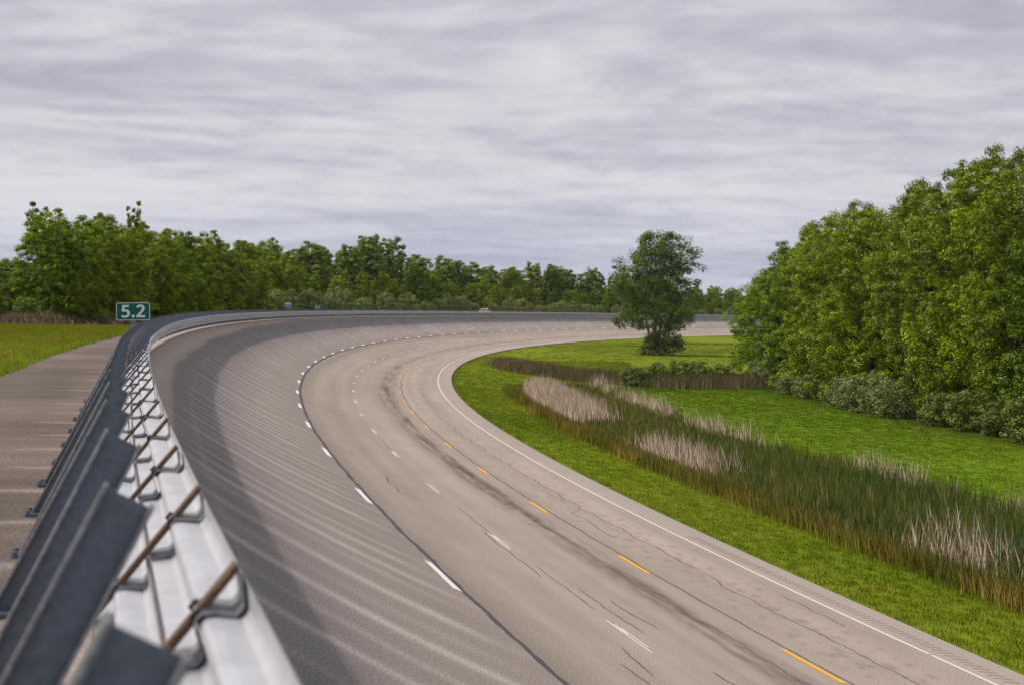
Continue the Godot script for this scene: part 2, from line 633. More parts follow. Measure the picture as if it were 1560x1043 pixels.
var streaks := {}
func streak(k: int) -> Vector3:           # strength, half width and wander of the pale run-off streak below post k
	if not streaks.has(k):
		var g := RandomNumberGenerator.new()
		g.seed = 7000 + k
		var strong := g.randf_range(0.75, 1.0) if k % 2 == 0 else g.randf_range(0.1, 0.6)
		streaks[k] = Vector3(strong, g.randf_range(0.18, 0.42), g.randf_range(-0.3, 0.3))
	return streaks[k]

func pavement_color(s: float, lat: float) -> Color:
	var broad := n_broad.get_noise_2d(s * 0.9, lat * 9.0)
	var fine := n_fine.get_noise_2d(s * 5.0, lat * 9.0)
	var c: Color
	if lat < 5.75:
		c = Color(0.490, 0.420, 0.375)
		c = vary(c, 1.0 + 0.10 * broad + 0.05 * fine)
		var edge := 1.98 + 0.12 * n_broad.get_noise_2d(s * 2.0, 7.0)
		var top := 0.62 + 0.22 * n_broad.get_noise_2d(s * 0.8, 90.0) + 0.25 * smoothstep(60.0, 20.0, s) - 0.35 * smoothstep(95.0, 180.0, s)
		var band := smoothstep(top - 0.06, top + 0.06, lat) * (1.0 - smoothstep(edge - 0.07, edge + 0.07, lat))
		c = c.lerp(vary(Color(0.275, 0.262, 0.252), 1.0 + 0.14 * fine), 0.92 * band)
		if lat < top:
			c = c.lerp(Color(0.48, 0.415, 0.375), 0.7)
			var joint := absf(fposmod(s - POST_0, POST_GAP) - POST_GAP * 0.5)
			c = vary(c, 1.0 - 0.18 * exp(-joint * joint / 0.02))
		var worn := absf(lat - 1.28 - 0.10 * n_broad.get_noise_2d(s * 1.2, 33.0))
		c = c.lerp(Color(0.40, 0.36, 0.34), 0.42 * exp(-worn * worn / 0.0016))
		var u := (s - POST_0) / POST_GAP
		var k0 := int(floor(u))
		var pale := 0.0
		var wider := 1.1 + 4.5 * smoothstep(110.0, 320.0, s)      # the old surfacing on the far side is streaked more broadly
		for k in [k0, k0 + 1]:
			var g := streak(k)
			var wander: float = g.z + 0.10 * n_fine.get_noise_2d(lat * 14.0, k * 31.0)
			var d: float = s - (POST_0 + k * POST_GAP + wander)
			pale += g.x * (0.85 + 0.5 * n_fine.get_noise_2d(lat * 9.0, k * 57.0)) * exp(-d * d / (g.y * g.y * wider))
		var reach := smoothstep(0.5, 1.6, lat) * (1.0 - 0.75 * smoothstep(4.0, 5.8, lat + 0.6 * broad))
		c = c.lerp(Color(0.88, 0.79, 0.72), clampf(pale * reach * (0.85 - 0.40 * band), 0.0, 0.9))
	else:
		c = Color(0.590, 0.500, 0.428)
		var lane := n_broad.get_noise_2d(s * 0.25, lat * 34.0 + 11.0)
		c = vary(c, 1.0 + 0.13 * broad + 0.08 * fine + 0.17 * lane)
		var seam := lat - 5.9
		c = c.lerp(Color(0.39, 0.33, 0.275), 0.6 * exp(-seam * seam / 0.5) * clampf(0.7 + broad, 0.0, 1.0))
		var track := lat - (11.75 + 0.25 * n_broad.get_noise_2d(s * 1.2, 140.0))
		var oil := exp(-track * track / 0.34) * clampf(0.60 + 0.7 * n_fine.get_noise_2d(s * 1.6, lat * 40.0) + 0.4 * n_fine.get_noise_2d(s * 14.0, lat * 70.0) + 0.5 * broad, 0.0, 1.15)
		c = c.lerp(Color(0.150, 0.118, 0.094), 0.85 * oil * (1.0 - 0.4 * smoothstep(90.0, 200.0, s)))
		if lat > 16.5:
			c = c.lerp(Color(0.63, 0.55, 0.485), 0.5)
		var patch := n_fine.get_noise_2d(s * 22.0, lat * 60.0)
		if lat > 13.6 and lat < 15.4 and patch > 0.2:
			c = c.lerp(Color(0.24, 0.20, 0.17), clampf((patch - 0.2) * 1.6, 0.0, 0.4))
	return c

func ribbon(line: PackedVector2Array, width: PackedFloat32Array, up: float) -> ArrayMesh:      # a strip laid on the track along (s, lat) points
	var sh := Shape.new()
	for i in line.size():
		var d := (line[mini(i + 1, line.size() - 1)] - line[maxi(i - 1, 0)]).normalized()
		var side := Vector2(-d.y, d.x) * width[i] * 0.5
		for g in [-1.0, 1.0]:
			var q: Vector2 = line[i] + side * g
			var nrm := Vector3.UP * (bank(q.y - 0.05) - bank(q.y + 0.05)) / 0.1
			var m := (Vector3.UP + inward(q.x) * nrm.y).normalized()
			sh.corner(on_track(q.x, q.y, up), m, q)
		if i > 0:
			var k := i * 2
			sh.ix.append_array(PackedInt32Array([k - 2, k + 1, k - 1, k - 2, k, k + 1]))
	return sh.mesh()

func dash(track: Node3D, called: String, s0: float, s1: float, lat: float, width: float, material: Material) -> void:
	var line := PackedVector2Array()
	var wd := PackedFloat32Array()
	var k := maxi(2, int((s1 - s0) / 0.5))
	for i in k + 1:
		var t := float(i) / k
		line.push_back(Vector2(lerpf(s0, s1, t), lat + 0.006 * n_fine.get_noise_2d(t * 60.0, s0 * 7.0)))
		wd.push_back(width * (1.0 + 0.14 * n_fine.get_noise_2d(t * 90.0, s0 * 11.0)))
	part(called, ribbon(line, wd, 0.006), material, track)

func seal(track: Node3D, s0: float, s1: float, lat0: float, lat1: float, width: float, wob: float, material: Material, up := 0.003) -> void:
	var line := PackedVector2Array()
	var wd := PackedFloat32Array()
	var step := 0.22 if s0 < 90.0 else 0.6
	var k := maxi(3, int((s1 - s0) / step))
	for i in k + 1:
		var t := float(i) / k
		var s := lerpf(s0, s1, t)
		line.push_back(Vector2(s, lerpf(lat0, lat1, t) + wob * (n_fine.get_noise_2d(s * 7.0, lat0 * 50.0) + 0.35 * n_fine.get_noise_2d(s * 40.0, lat0 * 50.0))))
		wd.push_back(width * (0.75 + 0.9 * absf(n_fine.get_noise_2d(s * 30.0, lat0 * 90.0))) * (0.4 if i == 0 or i == k else 1.0))
	part("crack_seal", ribbon(line, wd, up), material, track)

func build_setting() -> void:
	var soil := steps([-2300.0, 300.0, -500.0, 60.0, -80.0, 12.0, -32.0, 2.0, -4.0, 0.45, -2.2, 1.0, 0.0, 2.5, 17.5, 0.1, 18.3, 0.6, 36.0, 1.5, 60.0, 12.0, 120.0, 70.0, 725.0])
	var along := steps([-1200.0, 80.0, -60.0, 6.0, 0.0, 1.2, 230.0, 4.0, 420.0, 14.0, 760.0, 80.0, R * TAU - 1200.0])
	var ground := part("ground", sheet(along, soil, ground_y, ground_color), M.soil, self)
	ground.set_meta("kind", "structure")

	var track := setting("banked_track")
	var lats := steps([0.0, 0.1, 6.0, 0.16, 11.0, 0.09, 12.8, 0.16, 17.65])
	var ss := steps([-8.0, 0.5, 8.0, 0.13, 64.0, 0.22, 140.0, 0.42, 260.0, 0.55, 620.0, 2.0, 720.0])
	var surface := part("pavement", sheet(ss, lats, func(_s, l): return bank(l), pavement_color, 0.55), M.asphalt, track)
	surface.set_meta("kind", "structure")
	# the broken outer edge of the slab, down into the grass
	var edge := Shape.new()
	var s := 0.0
	while s < 400.0:
		var w := 0.05 * n_fine.get_noise_2d(s * 20.0, 4.0)
		for q in [[17.65, 0.0], [17.72 + w, -0.012], [17.74 + w, -0.14]]:
			edge.color = Color(0.16, 0.135, 0.115)
			edge.corner(on_track(s, q[0], q[1]), (Vector3.UP + inward(s) * 0.5).normalized())
		if s > 0.0:
			var k := edge.v.size() - 6
			for j in 2:
				edge.ix.append_array(PackedInt32Array([k + j, k + j + 4, k + j + 1, k + j, k + j + 3, k + j + 4]))
		s += 0.4 if s < 120.0 else 2.0
	part("pavement_edge", edge.mesh(), M.asphalt, track)
	# concrete kerb along the foot of the guardrail, in cast lengths
	var kerb := Shape.new()
	kerb.prism(PackedVector2Array([Vector2(-0.34, -1.495), Vector2(-0.03, -1.505), Vector2(0.0, -1.535), Vector2(0.01, -1.66), Vector2(-0.34, -1.70)]), -3.80, 0.0)
	var kerb_mesh := kerb.mesh()
	for k in 172:
		var s0 := POST_0 - 2.0 * POST_GAP + k * 2.0 * POST_GAP
		part("kerb", kerb_mesh, M.kerb_concrete, track, Transform3D(frame(s0 + POST_GAP), pt(s0, 0.0, EYE)))
	# broken lines: 3 m of paint every 12.2 m
	for k in 44:
		var a := 28.2 - 24.38 + k * 12.19
		if a > 8.0:
			dash(track, "white_dash", a - 1.55, a + 1.55, 5.62, 0.17, M.white_paint)
			dash(track, "yellow_dash", a - 1.5, a + 1.5, 12.82, 0.135, M.yellow_paint)
			if a < 400.0:                     # the middle line is worn down to its edges
				dash(track, "faded_dash", a - 1.5, a + 1.5, 9.15, 0.06, M.worn_paint)
				dash(track, "faded_dash", a - 1.5 + 0.6 * rng.randf(), a + 1.5 - 0.8 * rng.randf(), 9.262, 0.05, M.worn_paint)
				if k % 3 != 1:
					dash(track, "faded_dash", a + 0.2, a + 0.9 + rng.randf() * 0.5, 9.21, 0.06, M.worn_paint)
	var seg := 6.0
	while seg < 640.0:
		dash(track, "edge_line", seg, seg + 24.2, 16.33, 0.105, M.worn_paint)
		seg += 24.3
	# tar in the cracks and along the joints
	seg = 8.0
	while seg < 330.0:
		seal(track, seg, seg + 22.2, 5.78, 5.78, 0.15 if seg < 120.0 else 0.16, 0.07, M.tar)
		if seg < 200.0:
			seal(track, seg, seg + 22.2, 12.96, 12.96, 0.07, 0.06, M.old_tar)
		seg += 22.0
	for q in [[14.0, 24.2, 9.24], [31.0, 36.6, 9.28], [41.0, 48.0, 9.24], [63.0, 75.0, 9.2]]:
		seal(track, q[0], q[1], q[2], q[2] + 0.04, 0.04, 0.06, M.old_tar)
	for q in [[18.0, 22.5, 8.55, 8.7], [24.0, 26.5, 8.3, 8.5], [16.0, 19.5, 9.9, 9.7], [22.0, 26.0, 10.15, 10.0], [29.0, 34.0, 9.75, 9.65], [34.5, 42.0, 9.0, 9.02], [12.0, 16.5, 8.9, 9.0], [23.0, 24.4, 7.95, 7.9], [30.0, 33.0, 10.3, 10.2], [47.0, 52.0, 7.4, 7.45], [12.0, 14.5, 10.6, 10.4]]:
		seal(track, q[0], q[1], q[2], q[3], 0.042, 0.12, M.tar if rng.randf() < 0.4 else M.old_tar)
	for q in [[12.0, 40.0, 14.55], [40.5, 74.0, 14.6], [76.0, 104.0, 14.5], [106.0, 130.0, 14.55], [20.0, 27.0, 15.2], [33.0, 37.0, 15.6], [15.0, 60.0, 11.9], [62.0, 120.0, 11.95], [122.0, 160.0, 12.3], [18.0, 23.0, 13.9], [46.0, 52.0, 13.8]]:
		seal(track, q[0], q[1], q[2], q[2] + rng.randf_range(-0.1, 0.1), 0.042, 0.20, M.old_tar)
	for q in [[19.0, 5.85, 0.5], [30.5, 5.85, 0.16], [45.5, 5.85, 0.2], [52.0, 5.84, 0.2]]:      # side cracks off the joint
		var side := PackedVector2Array([Vector2(q[0], q[1]), Vector2(q[0] + 0.25, q[1] + q[2] * 0.5), Vector2(q[0] + 0.12, q[1] + q[2])])
		part("crack_seal", ribbon(side, PackedFloat32Array([0.12, 0.05, 0.02]), 0.004), M.tar, track)
	# milled rumble strip outside the edge line
	var ridges := Shape.new()
	s = 9.0
	while s < 48.0:
		if true:
			var at := Transform3D(frame(s), on_track(s, 16.85, 0.002))
			ridges.color = Color(0.56, 0.48, 0.415)
			ridges.prism(PackedVector2Array([Vector2(-0.22, 0.004), Vector2(-0.19, 0.026), Vector2(0.19, -0.017), Vector2(0.22, -0.046)]), -0.05, 0.05, at)
		s += 0.30
	var rumble := part("rumble_strip", ridges.mesh(), M.asphalt, track)
	rumble.set_meta("kind", "stuff")

	var road := setting("service_road")
	var road_color := func(s_: float, lat: float) -> Color:
		var across := n_broad.get_noise_2d(s_ * 5.0, lat * 1.6)
		var fine := n_fine.get_noise_2d(s_ * 24.0, lat * 3.0)
		var wheel := n_broad.get_noise_2d(s_ * 0.7, lat * 14.0 + 60.0)
		var c := vary(Color(0.240, 0.196, 0.174), 1.0 + 0.45 * across + 0.22 * fine + 0.30 * wheel)
		var d := fposmod(s_ - POST_0 + 0.35 + POST_GAP * 0.5 + 0.12 * n_fine.get_noise_2d(lat * 20.0, floor(s_ / POST_GAP) * 30.0), POST_GAP) - POST_GAP * 0.5
		var g := streak(int(floor((s_ - POST_0) / POST_GAP + 0.5)) + 500)
		var reach := -0.62 - 0.75 * (0.35 + 0.65 * g.x)
		var w := 0.13 * clampf((lat - reach) / 0.7, 0.05, 1.0)
		return c.lerp(Color(0.52, 0.44, 0.40), 0.72 * exp(-d * d / (w * w)) * smoothstep(reach - 0.1, reach + 0.4, lat))
	var rs := steps([-4.0, 0.5, 6.0, 0.09, 50.0, 0.18, 110.0, 2.0, 700.0])
	var rl := steps([-2.62, 0.12, -1.5, 0.07, -0.34])
	part("pavement", sheet(rs, rl, func(_s, l): return EYE - 1.575 - 0.012 * absf(l + 1.2), road_color, 0.55), M.asphalt, road)

# ---------------------------------------------------------------- the guardrail
func rail_point(u: float, w: float) -> Vector2:      # down the leaning rail face, and out towards the track
	return Vector2(0.385 - 0.629 * u + 0.777 * w, -0.75 - 0.777 * u - 0.629 * w)

func beam(z0: float, z1: float, thick: float, back: float) -> Shape:      # corrugated beam, its two ends lapped
	var crest := [[0.0, 0.030], [0.018, 0.046], [0.052, 0.080], [0.070, 0.084], [0.088, 0.080], [0.122, 0.026], [0.140, 0.006], [0.156, 0.002], [0.172, 0.006], [0.190, 0.026], [0.224, 0.080], [0.242, 0.084], [0.260, 0.080], [0.294, 0.046], [0.312, 0.030]]
	var poly := PackedVector2Array()
	for q in crest:
		poly.push_back(rail_point(q[0], q[1] + back))
	crest.reverse()
	for q in crest:
		poly.push_back(rail_point(q[0], q[1] + back - thick))
	var sh := Shape.new()
	var n := Vector3(0.777, -0.629, 0.0)
	sh.prism(poly, z0, z1, Transform3D(Basis(Vector3.RIGHT, Vector3.UP, Vector3(0, 0, 1) + n * 0.0022), Vector3.ZERO))
	return sh

func build_guardrail() -> void:
	var rail := thing("guardrail", "long steel guardrail of corrugated beams and leaning posts along the top of the bank", "guardrail", pt(0.0, -0.45, EYE - 1.58))
	# one leaning post: web, two flanges, their rusty edges, base plate
	var axis := Vector3(0.448, 0.894, 0.0)
	var across := Vector3(0.894, -0.448, 0.0)
	var top := Vector3(0.02, -0.50, 0.0)
	var len := 1.20
	var steel := Shape.new()
	var at := func(px: float, along: float) -> Transform3D: return Transform3D(Basis(across, axis, Vector3(0, 0, 1)), top + across * px - axis * along)
	steel.box(at.call(0.076, len * 0.5 + 0.004), Vector3(0.130, len - 0.008, 0.007))
	var flanges := Shape.new()
	for px in [0.006, 0.146]:
		flanges.box(at.call(px, len * 0.5), Vector3(0.011, len, 0.094))
	var foot := top + across * 0.076 - axis * (len + 0.008)
	steel.box(Transform3D(Basis(), Vector3(foot.x + 0.02, -1.572, 0)), Vector3(0.24, 0.02, 0.20))
	for q in [-0.10, 0.10]:
		for z in [-0.08, 0.08]:
			steel.box(Transform3D(Basis(Vector3.UP, 0.4), Vector3(foot.x + 0.02 + q, -1.552, z)), Vector3(0.03, 0.03, 0.03))
	var edges := Shape.new()
	for px in [0.006, 0.146]:
		for z in [-0.0485, 0.0485]:
			edges.box(at.call(px, len * 0.5 - 0.0015), Vector3(0.0135, len + 0.001, 0.003))
	var post_mesh := steel.mesh()
	edges.mesh(post_mesh)
	flanges.mesh(post_mesh)
	post_mesh.surface_set_material(0, M.post_steel)
	post_mesh.surface_set_material(1, M.flange_edge)
	post_mesh.surface_set_material(2, M.flange_steel)
	var strut := Shape.new()
	strut.prism(PackedVector2Array([rail_point(-0.012, -0.002), rail_point(-0.012, -0.021), rail_point(0.97, -0.021), rail_point(0.97, -0.002)]), -0.045, 0.045)
	var strut_mesh := strut.mesh()
	var braces := []
	for q in [[-0.20, -1.20, 0.66, 0.02], [-0.34, -1.50, 0.90, -0.01]]:
		var brace := Shape.new()
		brace.tube(PackedVector3Array([Vector3(q[0], q[1], q[3]), rail3(q[2], -0.024, q[3])]), PackedFloat32Array([0.016, 0.016]), 4)
		braces.append(brace.mesh())
	var plate_mesh := beam(-0.12, 0.12, 0.006, -0.018).mesh()
	var bolt := Shape.new()
	bolt.tube(PackedVector3Array([rail3(0.156, -0.03, 0.0), rail3(0.156, 0.0, 0.0)]), PackedFloat32Array([0.019, 0.019]), 6)
	var bolt_mesh := bolt.mesh()
	var home := rail.position
	var far: Array[Transform3D] = []
	for k in range(-2, 342):
		var s := POST_0 + k * POST_GAP
		var tf := Transform3D(frame(s), pt(s, 0.0, EYE) - home)
		tf.basis = tf.basis * Basis(Vector3(0, 0, 1), rng.randf_range(-0.012, 0.012)) * Basis(Vector3.UP, rng.randf_range(-0.05, 0.05))
		if k >= 298:
			far.append(tf)
			continue
		var p := part("post", post_mesh, null, rail, tf)
		var own := Transform3D()
		part("strut", strut_mesh, M.rusty_steel if s < 20.0 else M.post_steel, p, own)
		if s < 45.0:
			for m in braces:
				part("brace", m, M.rusty_steel if s < 20.0 else M.post_steel, p, own)
			for r in 2:
				var down := Transform3D(Basis(), Vector3(-0.629, -0.777, 0) * 0.335 * r)
				part("backup_plate", plate_mesh, M.flange_steel, p, down)
				if s < 24.0:
					for z in [-0.075, 0.075]:
						part("bolt", bolt_mesh, M.dark_bolt, p, down.translated(Vector3(0, 0, z)))
	var many := MultiMesh.new()
	many.transform_format = MultiMesh.TRANSFORM_3D
	many.mesh = post_mesh
	many.instance_count = far.size()
	for i in far.size():
		many.set_instance_transform(i, far[i])
	var rest := MultiMeshInstance3D.new()
	rest.name = "distant_posts"
	rest.multimesh = many
	rest.set_meta("kind", "stuff")
	rail.add_child(rest)
	# two rows of beams, one length to every other post
	var span := beam(-2.0 * POST_GAP - 0.15, 0.15, 0.004, 0.0).mesh()
	var left: Array[Transform3D] = []
	for k in range(-1, 168):
		var s := POST_0 + k * 2.0 * POST_GAP
		for r in 2:
			var tf := Transform3D(frame(s + POST_GAP), pt(s, 0.0, EYE) - home + (frame(s) * Vector3(-0.629, -0.777, 0)) * 0.335 * r)
			if k < 149:
				part("rail_beam", span, M.galvanised, rail, tf)
			else:
				left.append(tf)
	var more := MultiMesh.new()
	more.transform_format = MultiMesh.TRANSFORM_3D
	more.mesh = span
	more.instance_count = left.size()
	for i in left.size():
		more.set_instance_transform(i, left[i])
	var tail := MultiMeshInstance3D.new()
	tail.name = "distant_beams"
	tail.multimesh = more
	tail.material_override = M.galvanised
	tail.set_meta("kind", "stuff")
	rail.add_child(tail)

func rail3(u: float, w: float, z: float) -> Vector3:
	var q := rail_point(u, w)
	return Vector3(q.x, q.y, z)

# ---------------------------------------------------------------- signs and the car
func rounded(w: float, h: float, r: float) -> PackedVector2Array:
	var out := PackedVector2Array()
	for q in [[1, 1, 0.0], [-1, 1, 0.25], [-1, -1, 0.5], [1, -1, 0.75]]:
		for k in 6:
			var a: float = TAU * (q[2] + k / 20.0)
			out.push_back(Vector2(q[0] * (w * 0.5 - r) + cos(a) * r, q[1] * (h * 0.5 - r) + sin(a) * r))
	return out

func sign_board(label: String, s: float, lat: float, mid: float, w: float, h: float, face: Material, text: String, size: float, tilt: float, band := false) -> void:
	var foot := pt(s, lat, EYE - 1.58)
	var o := thing("distance_sign", label, "sign", foot)
	var to := Vector3(-foot.x, 0, -foot.z).normalized()
	o.basis = Basis(Vector3.UP.cross(to), Vector3.UP, to) * Basis(Vector3(0, 0, 1), tilt)
	var y := mid + 1.58
	var post := Shape.new()
	post.prism(PackedVector2Array([Vector2(-0.045, -0.03), Vector2(-0.028, -0.03), Vector2(-0.022, -0.006), Vector2(0.022, -0.006), Vector2(0.028, -0.03), Vector2(0.045, -0.03), Vector2(0.034, 0.0), Vector2(-0.034, 0.0)]), 0.0, y + h * 0.45, Transform3D(Basis(Vector3.RIGHT, Vector3(0, 0, 1), Vector3.UP), Vector3.ZERO))
	part("post", post.mesh(), M.sign_post, o)
	var plate := Shape.new()
	plate.prism(rounded(w, h, 0.05), 0.004, 0.010, Transform3D(Basis(), Vector3(0, y, 0)))
	var board := part("board", plate.mesh(), M.sign_white, o)
	var field := Shape.new()
	field.prism(rounded(w - 0.032, h - 0.032, 0.038), 0.010, 0.0125, Transform3D(Basis(), Vector3(0, y, 0)))
	part("field", field.mesh(), face, board)
	if band:
		var strip := Shape.new()
		strip.prism(PackedVector2Array([Vector2(-w * 0.44, h * 0.20), Vector2(w * 0.44, h * 0.20), Vector2(w * 0.44, h * 0.42), Vector2(-w * 0.44, h * 0.42)]), 0.0125, 0.0145, Transform3D(Basis(), Vector3(0, y, 0)))
		part("band", strip.mesh(), M.sign_white, board)
	var font := SystemFont.new()
	font.font_names = PackedStringArray(["Droid Sans"])
	font.font_weight = 700
	var t := TextMesh.new()
	t.font = font
	t.text = text
	t.font_size = 64
	t.pixel_size = size / 46.0
	t.depth = 0.003
	part("lettering", t, M.sign_white, board, Transform3D(Basis(), Vector3(0, y - (h * 0.1 if band else 0.0), 0.0142)))
	for k in [-1.0, 1.0]:
		var b := Shape.new()
		b.tube(PackedVector3Array([Vector3(0, y + k * h * 0.36, 0.010), Vector3(0, y + k * h * 0.36, 0.018)]), PackedFloat32Array([0.010, 0.010]), 6)
		part("bolt", b.mesh(), M.sign_back, o)

func build_car() -> void:
	var s := 357.0
	var o := thing("car", "small white car on the service road behind the far guardrail", "car", pt(s, -1.42, EYE - 1.565))
	o.basis = frame(s)
	var lower := Shape.new()
	var turned := Basis(Vector3(0, 0, -1), Vector3.UP, Vector3.RIGHT)      # profile x runs along the car
	lower.prism(PackedVector2Array([Vector2(-2.1, 0.30), Vector2(-2.14, 0.55), Vector2(-2.05, 0.82), Vector2(-1.2, 0.92), Vector2(1.0, 0.95), Vector2(1.95, 0.98), Vector2(2.10, 0.80), Vector2(2.12, 0.35), Vector2(1.75, 0.25), Vector2(-1.8, 0.25)]), -0.86, 0.86, Transform3D(turned, Vector3.ZERO))
	part("body", lower.mesh(), M.car_white, o)
	var cabin := Shape.new()
	var prof := PackedVector2Array([Vector2(-1.25, 0.91), Vector2(-0.45, 1.40), Vector2(0.1, 1.46), Vector2(1.0, 1.42), Vector2(1.80, 0.96), Vector2(1.0, 0.94)])
	cabin.prism(prof, -0.70, 0.70, Transform3D(turned, Vector3.ZERO))
	part("cabin", cabin.mesh(), M.car_white, o)
	for side in [-1.0, 1.0]:
		var g := Shape.new()
		g.prism(PackedVector2Array([Vector2(-1.02, 0.98), Vector2(-0.42, 1.35), Vector2(0.1, 1.40), Vector2(0.92, 1.36), Vector2(1.45, 1.02)]), side * 0.70, side * 0.708, Transform3D(turned, Vector3.ZERO))
		part("side_window", g.mesh(), M.car_glass, o)
	for q in [[-1.22, 0.955, -0.50, 1.385], [1.72, 1.02, 1.06, 1.395]]:
		var g := Shape.new()
		var d := Vector2(q[2] - q[0], q[3] - q[1]).normalized()
		var out := Vector2(-d.y, d.x) * (1.0 if q[0] < 0.0 else -1.0) * 0.016
		var a := Vector2(q[0], q[1])
		var b := Vector2(q[2], q[3])
		g.prism(PackedVector2Array([a, b, b + out, a + out]), -0.62, 0.62, Transform3D(turned, Vector3.ZERO))
		part("windscreen" if q[0] < 0.0 else "rear_window", g.mesh(), M.car_glass, o)
	for x in [-1.3, 1.3]:
		for side in [-1.0, 1.0]:
			var tyre := Shape.new()
			tyre.tube(PackedVector3Array([Vector3(side * 0.68, 0.31, x), Vector3(side * 0.89, 0.31, x)]), PackedFloat32Array([0.31, 0.31]), 18)
			var w := part("wheel", tyre.mesh(), M.tyre, o)
			var rim := Shape.new()
			rim.tube(PackedVector3Array([Vector3(side * 0.80, 0.31, x), Vector3(side * 0.897, 0.31, x)]), PackedFloat32Array([0.2, 0.2]), 14)
			part("rim", rim.mesh(), M.rim, w)
	for side in [-1.0, 1.0]:
		for q in [[2.11, "headlight"], [-2.12, "rear_light"]]:
			var l := Shape.new()
			l.box(Transform3D(Basis(), Vector3(side * 0.64, 0.68, q[0])), Vector3(0.32, 0.14, 0.06))
			part(q[1], l.mesh(), M.lamp_glass, o)
		var mirror := Shape.new()
		mirror.box(Transform3D(Basis(), Vector3(side * 0.95, 1.0, 0.75)), Vector3(0.16, 0.12, 0.10))
		part("mirror", mirror.mesh(), M.car_white, o)

# ---------------------------------------------------------------- vegetation
func build_grass() -> void:
	var short_grass := tuft(11, 9, 0.10, 0.18, 0.016, 0.6)
	var spots: Array[Transform3D] = []
	var tints := PackedColorArray()
	# inside: the verge between track and ditch, and the meadow behind the ditch
	for q in [[17.75, 24.2, 14.0, 70.0, 26.0, 1.0], [17.75, 24.5, 70.0, 150.0, 14.0, 1.3], [17.75, 40.0, 150.0, 240.0, 5.0, 1.8], [31.5, 49.0, 44.0, 100.0, 13.0, 1.25], [31.5, 50.0, 100.0, 160.0, 9.0, 1.5], [17.8, 60.0, 240.0, 420.0, 1.2, 2.8]]:
		var count := int((q[1] - q[0]) * (q[3] - q[2]) * q[4])
		for k in count:
			var lat := rng.randf_range(q[0], q[1])
			var s := rng.randf_range(q[2], q[3])
			var edge := 1.0 - smoothstep(17.8, 18.6, lat)
			var near_ditch := smoothstep(21.0, 24.0, lat) * (1.0 - smoothstep(30.0, 34.0, lat)) if s < 155.0 else 0.0
			var c := lawn_color(s, lat)
			c = c.lerp(Color(0.150, 0.250, 0.032), edge * 0.7)
			c = c.lerp(Color(0.210, 0.250, 0.016), near_ditch * 0.6)
			sown(spots, tints, s, lat, rng.randf_range(0.6, 1.25) * (1.0 + 0.8 * edge + 0.9 * near_ditch), q[5] * rng.randf_range(0.8, 1.3), vary(c, rng.randf_range(0.78, 1.25)))
	scatter("meadow_grass", "short green grass of the verge and meadow inside the curve", "grass", short_grass, M.blade, spots, tints)
	spots = []
	tints = PackedColorArray()
	for q in [[-9.0, -2.55, 22.0, 62.0, 26.0, 1.0], [-14.0, -2.55, 62.0, 112.0, 17.0, 1.25], [-26.0, -9.0, 70.0, 112.0, 7.0, 1.6], [-7.0, -2.6, 112.0, 300.0, 3.0, 2.0]]:
		var count := int((q[1] - q[0]) * (q[3] - q[2]) * q[4])
		for k in count:
			var lat := rng.randf_range(q[0], q[1])
			var s := rng.randf_range(q[2], q[3])
			var edge := smoothstep(-3.6, -2.8, lat)
			var c := lawn_color(s, lat).lerp(Color(0.165, 0.280, 0.035), edge * 0.6)
			if rng.randf() < 0.16:
				c = Color(0.30, 0.27, 0.06)
			sown(spots, tints, s, lat, rng.randf_range(0.6, 1.4) * (1.0 + 0.5 * edge), q[5] * rng.randf_range(0.8, 1.3), vary(c, rng.randf_range(0.78, 1.22)))
	scatter("lawn_grass", "yellow-green grass beside the service road outside the guardrail", "grass", short_grass, M.blade, spots, tints)

func reed_dead(s: float, lat: float) -> float:      # how much of last year's pale growth stands here
	var d := 0.0
	for q in [[106.0, 157.0, 25.6, 1.9, 1.0], [68.0, 90.0, 25.2, 0.9, 0.55], [40.0, 52.0, 25.4, 1.2, 0.45]]:
		var along: float = smoothstep(q[0], q[0] + 7.0, s) * (1.0 - smoothstep(q[1] - 7.0, q[1], s))
		d = maxf(d, q[4] * along * (1.0 - smoothstep(q[3] * 0.6, q[3], absf(lat - q[2]))))
	d = maxf(d, 0.45 * smoothstep(31.0, 31.8, lat) * smoothstep(45.0, 60.0, s) * clampf(0.5 + 1.6 * n_broad.get_noise_2d(s * 3.0, 20.0), 0.0, 1.0))
	return d

